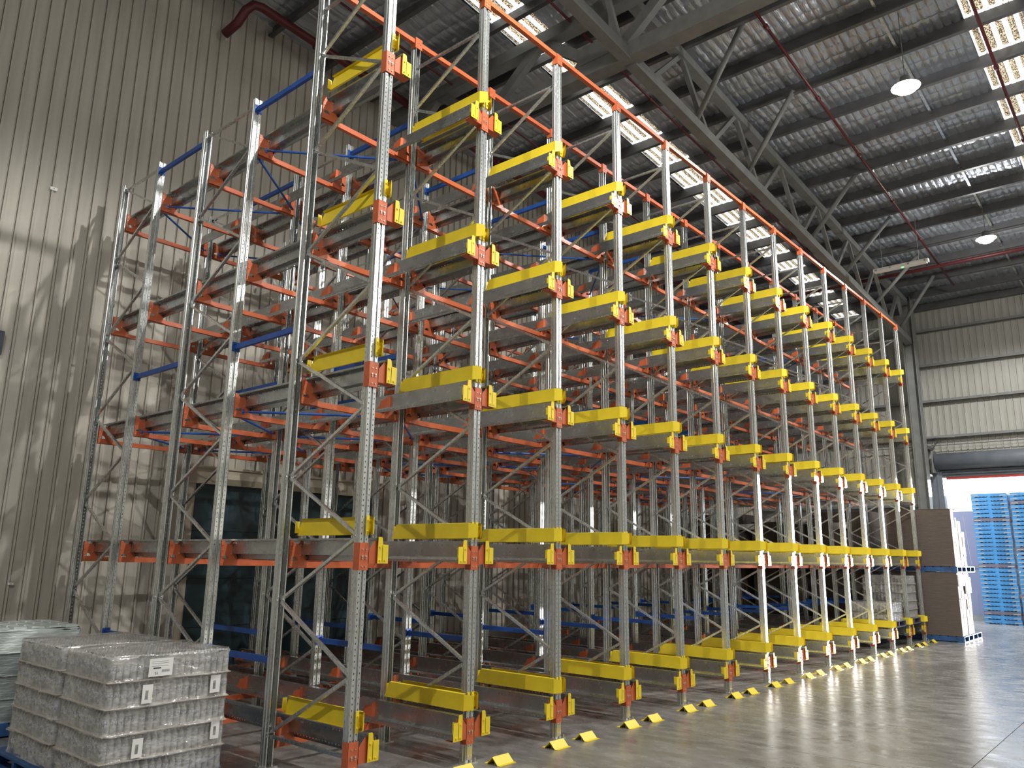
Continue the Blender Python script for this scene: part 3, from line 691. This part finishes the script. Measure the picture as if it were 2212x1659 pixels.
# ================================================================ PALLETS AND LOADS
def pallet_parts(t, lx, ly, m, boards=7, along='x'):
    if along == 'y':
        mb_ = MB().box(0, 0.045, 0, ly, 0.02, 0.13).mesh('bearer', m)
        for q in range(3): ob('bearer', mb_, t, (q * (lx - 0.045) / 2, 0, 0))
        w = ly / 9 * 0.86; db = MB().box(0, lx, 0, w, 0, 0.02).mesh('deck_board', m)
        for q in range(9): ob('deck_board', db, t, (0, q * (ly - w) / 8, 0.13))
        for q in (0, 4, 8): ob('base_board', db, t, (0, q * (ly - w) / 8, 0))
        return
    me_ = MB().box(0, lx, 0, 0.05, 0.02, 0.13).mesh('stringer', m)
    for y in (0.0, ly / 2 - 0.025, ly - 0.05): ob('bearer', me_, t, (0, y, 0))
    w = lx / boards * 0.82; bm_ = MB().box(0, w, 0, ly, 0, 0.02).mesh('deck_board', m)
    for k in range(boards): ob('deck_board', bm_, t, (k * (lx - w) / (boards - 1), 0, 0.13))
    for k in (0, boards // 2, boards - 1): ob('base_board', bm_, t, (k * (lx - w) / (boards - 1), 0, 0.0))
def pallet(x, y, z, lx, ly, label, m=PALBLUE, group=None, along='x'):
    t = thing('pallet', label, 'pallet', (x, y, z), 0, group); pallet_parts(t, lx, ly, m, along=along); return t
# bottle pack mesh
def bottles(nx, ny, w, d, h, inset=0.004):
    b = MB(); px, py = w / nx, d / ny; r = min(px, py) / 2 * 0.96
    pr = [(r * 0.8, 0.0), (r, 0.012), (r, h * 0.34), (r * 0.94, h * 0.37), (r * 1.0, h * 0.40), (r, h * 0.66), (r * 0.9, h * 0.74), (r * 0.42, h * 0.9), (r * 0.42, h * 0.985), (0.001, h * 0.99)]
    mi = [0, 0, 0, 1, 1, 0, 0, 2, 2]
    for i in range(nx):
        for j in range(ny): b.lathe(pr, (i + 0.5) * px, (j + 0.5) * py, 10, mi)
    return b.mesh('bottle_pack', [BOTTLE, BLABEL, BOTTLE], True)
def film_mesh(w, d, h, nl, pinch=0.042, mw=None, top=True):
    b = MB(); lp = []; rr = 0.06; nc = 5
    for cx_, cy_, a0 in ((w - rr, rr, -PI / 2), (w - rr, d - rr, 0), (rr, d - rr, PI / 2), (rr, rr, PI)):
        for q in range(nc): a = a0 + PI / 2 * q / (nc - 1); lp.append((cx_ + rr * math.cos(a), cy_ + rr * math.sin(a), math.cos(a), math.sin(a), True))
    full = []
    for q in range(len(lp)):
        p, n_ = lp[q], lp[(q + 1) % len(lp)]; full.append(p[:4])
        if (q + 1) % nc == 0:
            for s_ in range(1, 8):
                f = s_ / 8; full.append((p[0] + (n_[0] - p[0]) * f, p[1] + (n_[1] - p[1]) * f, p[2], p[3]))
    zz = []
    for k in range(nl):
        lh = h / nl
        for f, o in ((0.0, pinch), (0.05, 0.3 * pinch), (0.15, 0.008), (0.5, 0.003), (0.85, 0.008), (0.95, 0.3 * pinch)): zz.append(((k + f) * lh, o))
    zz[0] = (0.0, 0.02)
    zz += [(h - 0.02, 0.006), (h, -0.012)]
    n = len(full); rnd = random.Random(int(w * 1000 + h * 77 + nl))
    ph = [rnd.uniform(0, 6) for _ in range(4)]
    for zi, (z, o) in enumerate(zz):
        for qi, (x, y, nx_, ny_) in enumerate(full):
            wv = 0.6 + 0.5 * math.sin(qi * 0.9 + ph[zi % 4]) * 0.8
            oo = o * wv + 0.004 * math.sin(qi * 2.1 + zi * 1.7); dz = 0.006 * math.sin(qi * 0.7 + ph[(zi // 6) % 4])
            b.v.append((x + nx_ * oo, y + ny_ * oo, z + dz))
    for i in range(len(zz) - 1):
        for j in range(n): b.f.append((i * n + j, i * n + (j + 1) % n, (i + 1) * n + (j + 1) % n, (i + 1) * n + j)); b.m.append(0)
    if top:
        k0 = (len(zz) - 1) * n; g = 14; k = len(b.v)
        for i in range(g + 1):
            for j in range(g + 1):
                x, y = w * (0.012 + 0.976 * i / g), d * (0.012 + 0.976 * j / g)
                b.v.append((x, y, h + 0.004 + 0.006 * math.sin(i * 1.9 + j) * math.cos(j * 1.7)))
        for i in range(g):
            for j in range(g): b.f.append((k + i * (g + 1) + j, k + (i + 1) * (g + 1) + j, k + (i + 1) * (g + 1) + j + 1, k + i * (g + 1) + j + 1)); b.m.append(0)
    return b.mesh('film', mw or FILM, True)
SLIPM = {}
def water_load(x, y, z, w, d, lh, nl, nx, ny, label, labels=()):
    t = thing('wrapped_bottle_load', label, 'wrapped goods', (x, y, z), 0)
    pw, pd = w / nx, d / ny; pk = bottles(6, 4, pw - 0.012, pd - 0.012, lh - 0.012)
    sl = MB().box(-0.006, w + 0.006, -0.006, d + 0.006, -0.003, 0.003).mesh('slip_sheet', SLIP)
    for k in range(nl):
        for i in range(nx):
            for j in range(ny):
                if 0 < i < nx - 1 and 0 < j < ny - 1 and k < nl - 1: continue
                ob('bottle_pack', pk, t, (i * pw + 0.006, j * pd + 0.006, k * lh + 0.004))
        if k: ob('slip_sheet', sl, t, (0, 0, k * lh))
    ob('stretch_film', film_mesh(w, d, nl * lh, nl), t)
    return t
pallet(-1.75, 0.85, 0, 1.12, 1.05, 'blue timber pallet under the front load of bottled drinks')
A = water_load(-1.69, 0.93, 0.152, 1.05, 0.90, 0.2, 5, 3, 4, 'front pallet load of bottled drinks in clear film with white paper label')
pallet(-1.75, 1.93, 0, 1.12, 1.18, 'blue timber pallet under the second load of bottled drinks, its edge showing at lower left')
B_ = water_load(-1.69, 1.915, 0.152, 1.01, 1.02, 0.2, 5, 3, 4, 'second pallet load of bottled drinks in clear film, touching the front one')
# third, milky wrapped load
pallet(-1.75, 4.25, 0, 1.2, 1.17, 'blue timber pallet under the milky wrapped load by the wall')
t = thing('milky_wrapped_load', 'pale milky shrink-wrapped pallet load near the ribbed wall at the left edge', 'wrapped goods', (-1.72, 4.3, 0.152))
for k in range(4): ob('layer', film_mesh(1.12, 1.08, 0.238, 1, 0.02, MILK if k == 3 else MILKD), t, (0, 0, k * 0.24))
bx = MB().box(0, 0.13, 0, 0.2, 0, 0.03).mesh('carton_top', MILK)
for i in range(6):
    for j in range(4): ob('carton_top', bx, t, (0.06 + i * 0.18, 0.06 + j * 0.26, 0.955))

# paper labels on load A (front faces -Y)
def text_obj(s_, size, parent, loc, m):
    c_ = bpy.data.curves.new('lettering', 'FONT'); c_.body = s_; c_.size = size; c_.extrude = 0.0004; c_.align_x = 'LEFT'
    c_.materials.append(m); q = bpy.data.objects.new('tmp', c_); me = bpy.data.meshes.new_from_object(q); bpy.data.objects.remove(q)
    o = bpy.data.objects.new('lettering', me); o.parent = parent; o.location = loc; o.rotation_euler = (PI / 2, 0, 0); COL.objects.link(o); return o
lb = ob('paper_label', MB().box(0.30, 0.50, -0.034, -0.032, 0.825, 0.965).mesh('paper_label', PAPER), A); lb['label'] = 'white paper pallet label'
text_obj('51', 0.032, lb, (0.35, -0.0345, 0.838), INK)
bc = MB().box(0.335, 0.40, -0.0346, -0.034, 0.885, 0.895)
for k in range(22):
    if k % 3 != 2: bc.box(0.41 + k * 0.003, 0.41 + k * 0.003 + 0.0018, -0.0346, -0.034, 0.855, 0.875)
for zz_ in (0.925, 0.94, 0.905): bc.box(0.32, 0.46, -0.0345, -0.034, zz_, zz_ + 0.002)
ob('barcode', bc.mesh('barcode', INK), lb)
for lx_, lz, w_ in ((0.27, 0.62, 0.085), (0.235, 0.215, 0.085), (0.86, 0.64, 0.09), (0.90, 0.26, 0.08)):
    p_ = ob('paper_label', MB().box(lx_, lx_ + w_, -0.024, -0.022, lz, lz + 0.145).box(lx_ + 0.025, lx_ + 0.05, -0.0245, -0.024, lz + 0.03, lz + 0.10, 1).mesh('pl', [PAPER, BOTTLE]), A)
# pallets inside far lanes
pallet(16.02, -0.02, 0.462, 1.165, 1.165, 'grey pallet on the lowest rails in the second last lane', m=PALGREY, along='y')
water_load(16.08, 0.02, 0.615, 1.05, 1.05, 0.21, 2, 3, 3, 'half height wrapped bottle load in the second last lane near the far end')
pallet(17.48, 0.0, 0.462, 1.165, 1.165, 'grey pallet on the lowest rails in the last lane', m=PALGREY, along='y')
water_load(17.53, 0.03, 0.615, 1.05, 1.05, 0.21, 5, 3, 3, 'full height wrapped bottle load in the last lane at the far end')

# cardboard stacks at the far end
def card_stack(x, y, z, w, d, h, n, label, m=CARD, loose=True, split='x'):
    t = thing('cardboard_bundle', label, 'cardboard', (x, y, z)); cw = w / n
    for k in range(n):
        hh = h - (0.0 if not loose else [0, 0.28, 0.30, 0.06, 0.2, 0.1][k % 6])
        b = MB(); nl_ = 7
        for q in range(nl_):
            o = random.uniform(-0.006, 0.006)
            b.box(k * cw + 0.006 + o, (k + 1) * cw - 0.006 + o, o, d + o, hh * q / nl_ + 0.002, hh * (q + 1) / nl_ - 0.002)
        ob('flat_carton_pile', b.mesh('pile', m), t)
    return t
for tier, z in enumerate((0.0, 1.766)):
    nm = ('lower', 'upper')[tier]
    for k in range(2):
        if tier and k: pass
        pallet(19.05 + k * 1.08, -0.90, z, 1.05, 1.75, 'blue pallet under the %s %s cardboard bundle beside the doorway' % (nm, ('near', 'far')[k]), along='y')
    t = card_stack(19.05, -0.86, z + 0.152, 0.70, 1.6, 1.60 if not tier else 1.50, 2, '%s near bundle of flat brown cardboard at the rack end facing the aisle' % nm, CARD, tier == 1)
    card_stack(19.80, -0.86, z + 0.152, 0.70, 1.6, 1.60 if not tier else 1.22, 2, '%s far bundle of flat brown cardboard at the rack end facing the aisle' % nm, CARD, tier == 1)
    ob('cover_sheet', MB().box(-0.012, 0.72, -0.012, 1.62, 1.60 if not tier else 1.50, (1.60 if not tier else 1.50) + 0.012).mesh('cs', CARDD), t)
    ob('cover_sheet', MB().box(-0.014, -0.006, -0.01, 1.6, 0.0, 1.595 if not tier else 1.49).mesh('cs', CARDD), t)['label'] = 'dark brown side sheet'
tag(ob('paper_sheet', MB().box(19.08, 19.75, -0.90, -0.872, 1.42, 1.70).mesh('ps', PAPER)), 'white paper sheets hanging over the lower near cardboard bundle', 'paper')
tag(ob('paper_sheet', MB().box(19.85, 20.45, -0.905, -0.875, 1.22, 1.64).mesh('ps', PAPER)), 'large white paper sheet over the lower far cardboard bundle', 'paper')
for x, z in ((19.2, 0.85), (19.95, 0.8), (19.5, 2.95), (20.2, 2.45)):
    tag(ob('paper_tag', MB().box(x, x + 0.1, -0.874, -0.860, z, z + 0.26).mesh('pt', PAPER)), 'small white paper tag on the %s cardboard, %s one' % ('lower' if z < 2 else 'upper', 'near' if x in (19.2, 19.5) else 'far'), 'paper')
tag(ob('strap', MB().tube([(20.5, -0.875, 3.3), (20.95, -0.885, 1.945)], 0.006, 6).mesh('st', WHITE)), 'thin white strapping line slanting from the upper cardboard to its pallet', 'strap')
for j, y in enumerate((1.15, 3.05, 4.95)):
    for tier, z in enumerate((0.0, 1.766)):
        nm = ('lower', 'upper')[tier]; q = ['first', 'second', 'third'][j]
        pallet(19.05, y, z, 1.9, 1.75, 'blue pallet under the %s dark cardboard stack, %s behind the rack end' % (nm, q))
        card_stack(19.08, y + 0.05, z + 0.152, 1.8, 1.62, (1.60, 1.50 - 0.25 * (j % 2))[tier], 2, '%s dark cardboard stack behind the rack end, %s from the aisle' % (nm, q), CARDD, False)
for j, (y, z) in enumerate(((1.7, 3.0), (2.9, 3.15), (4.6, 3.0))):
    tag(ob('paper_roll', MB().tube([(19.0, y, z + 0.02), (19.0, y + 0.5, z + 0.02)], 0.09, 12).mesh('pr', PAPER, True)), 'white paper curling over the %s dark cardboard stack' % ORD[j], 'paper')

# outside: blue plastic pallets, grey container
def plastic_pallet(m):
    b = MB().box(0, 1.1, 0, 1.1, 0.115, 0.142).box(0.03, 1.07, 0.03, 1.07, 0.0, 0.115, 2)  # second box is an added inner fill, coloured dark as gap shade
    for x in (0, 0.98): b.box(x, x + 0.12, 0, 1.1, 0.036, 0.115)
    for y in (0, 0.98): b.box(0.12, 0.98, y, y + 0.12, 0.036, 0.115)
    for q in range(9): b.box(-0.001, 0.05, 0.08 + q * 0.11, 0.12 + q * 0.11, 0.022, 0.036)
    for y in (0, 0.49, 0.98): b.box(0, 1.1, y, y + 0.12, 0.0, 0.03)
    for y in (0.02, 0.88): b.box(-0.004, 0, y, y + 0.2, 0.05, 0.085, 1)
    b.box(-0.002, 0, 0.12, 0.98, 0.088, 0.14)
    for k in range(8): b.box(-0.001, 0.001, 0.15 + k * 0.1, 0.2 + k * 0.1, 0.07, 0.09)
    return b.mesh('plastic_pallet', [m, PALMARK, PALSHADE])
PM = [plastic_pallet(PALBLUE2), plastic_pallet(PALGREY)]
for si, (y, nm) in enumerate(((-0.98, 'nearer the jamb'), (-2.16, 'beside it at the picture edge'))):
    for k in range(31):
        o = ob('plastic_pallet', PM[1 if (k * 7 + si * 5) % 11 == 3 else 0], None, (27.3 + random.uniform(-0.01, 0.01), y + random.uniform(-0.012, 0.012), k * 0.1428))
        tag(o, 'plastic pallet in the outdoor stack %s, %s from the bottom' % (nm, ordn(k)), 'pallet', 'stacked plastic pallets outside the doorway')
t = thing('grey_container', 'pale grey steel container standing outside left of the blue pallets', 'container', (28.6, 0.15, 0))
ob('shell', MB().box(0, 2.2, 0, 1.1, 0.2, 3.9).mesh('s', LGREY), t)
ob('seam_rail', MB().box(-0.03, 0, -0.01, 1.1, 1.84, 1.92).mesh('s', DGREY), t)
ob('skid', MB().box(-0.02, 2.2, 0.02, 1.08, 0, 0.2).mesh('s', STEEL), t)
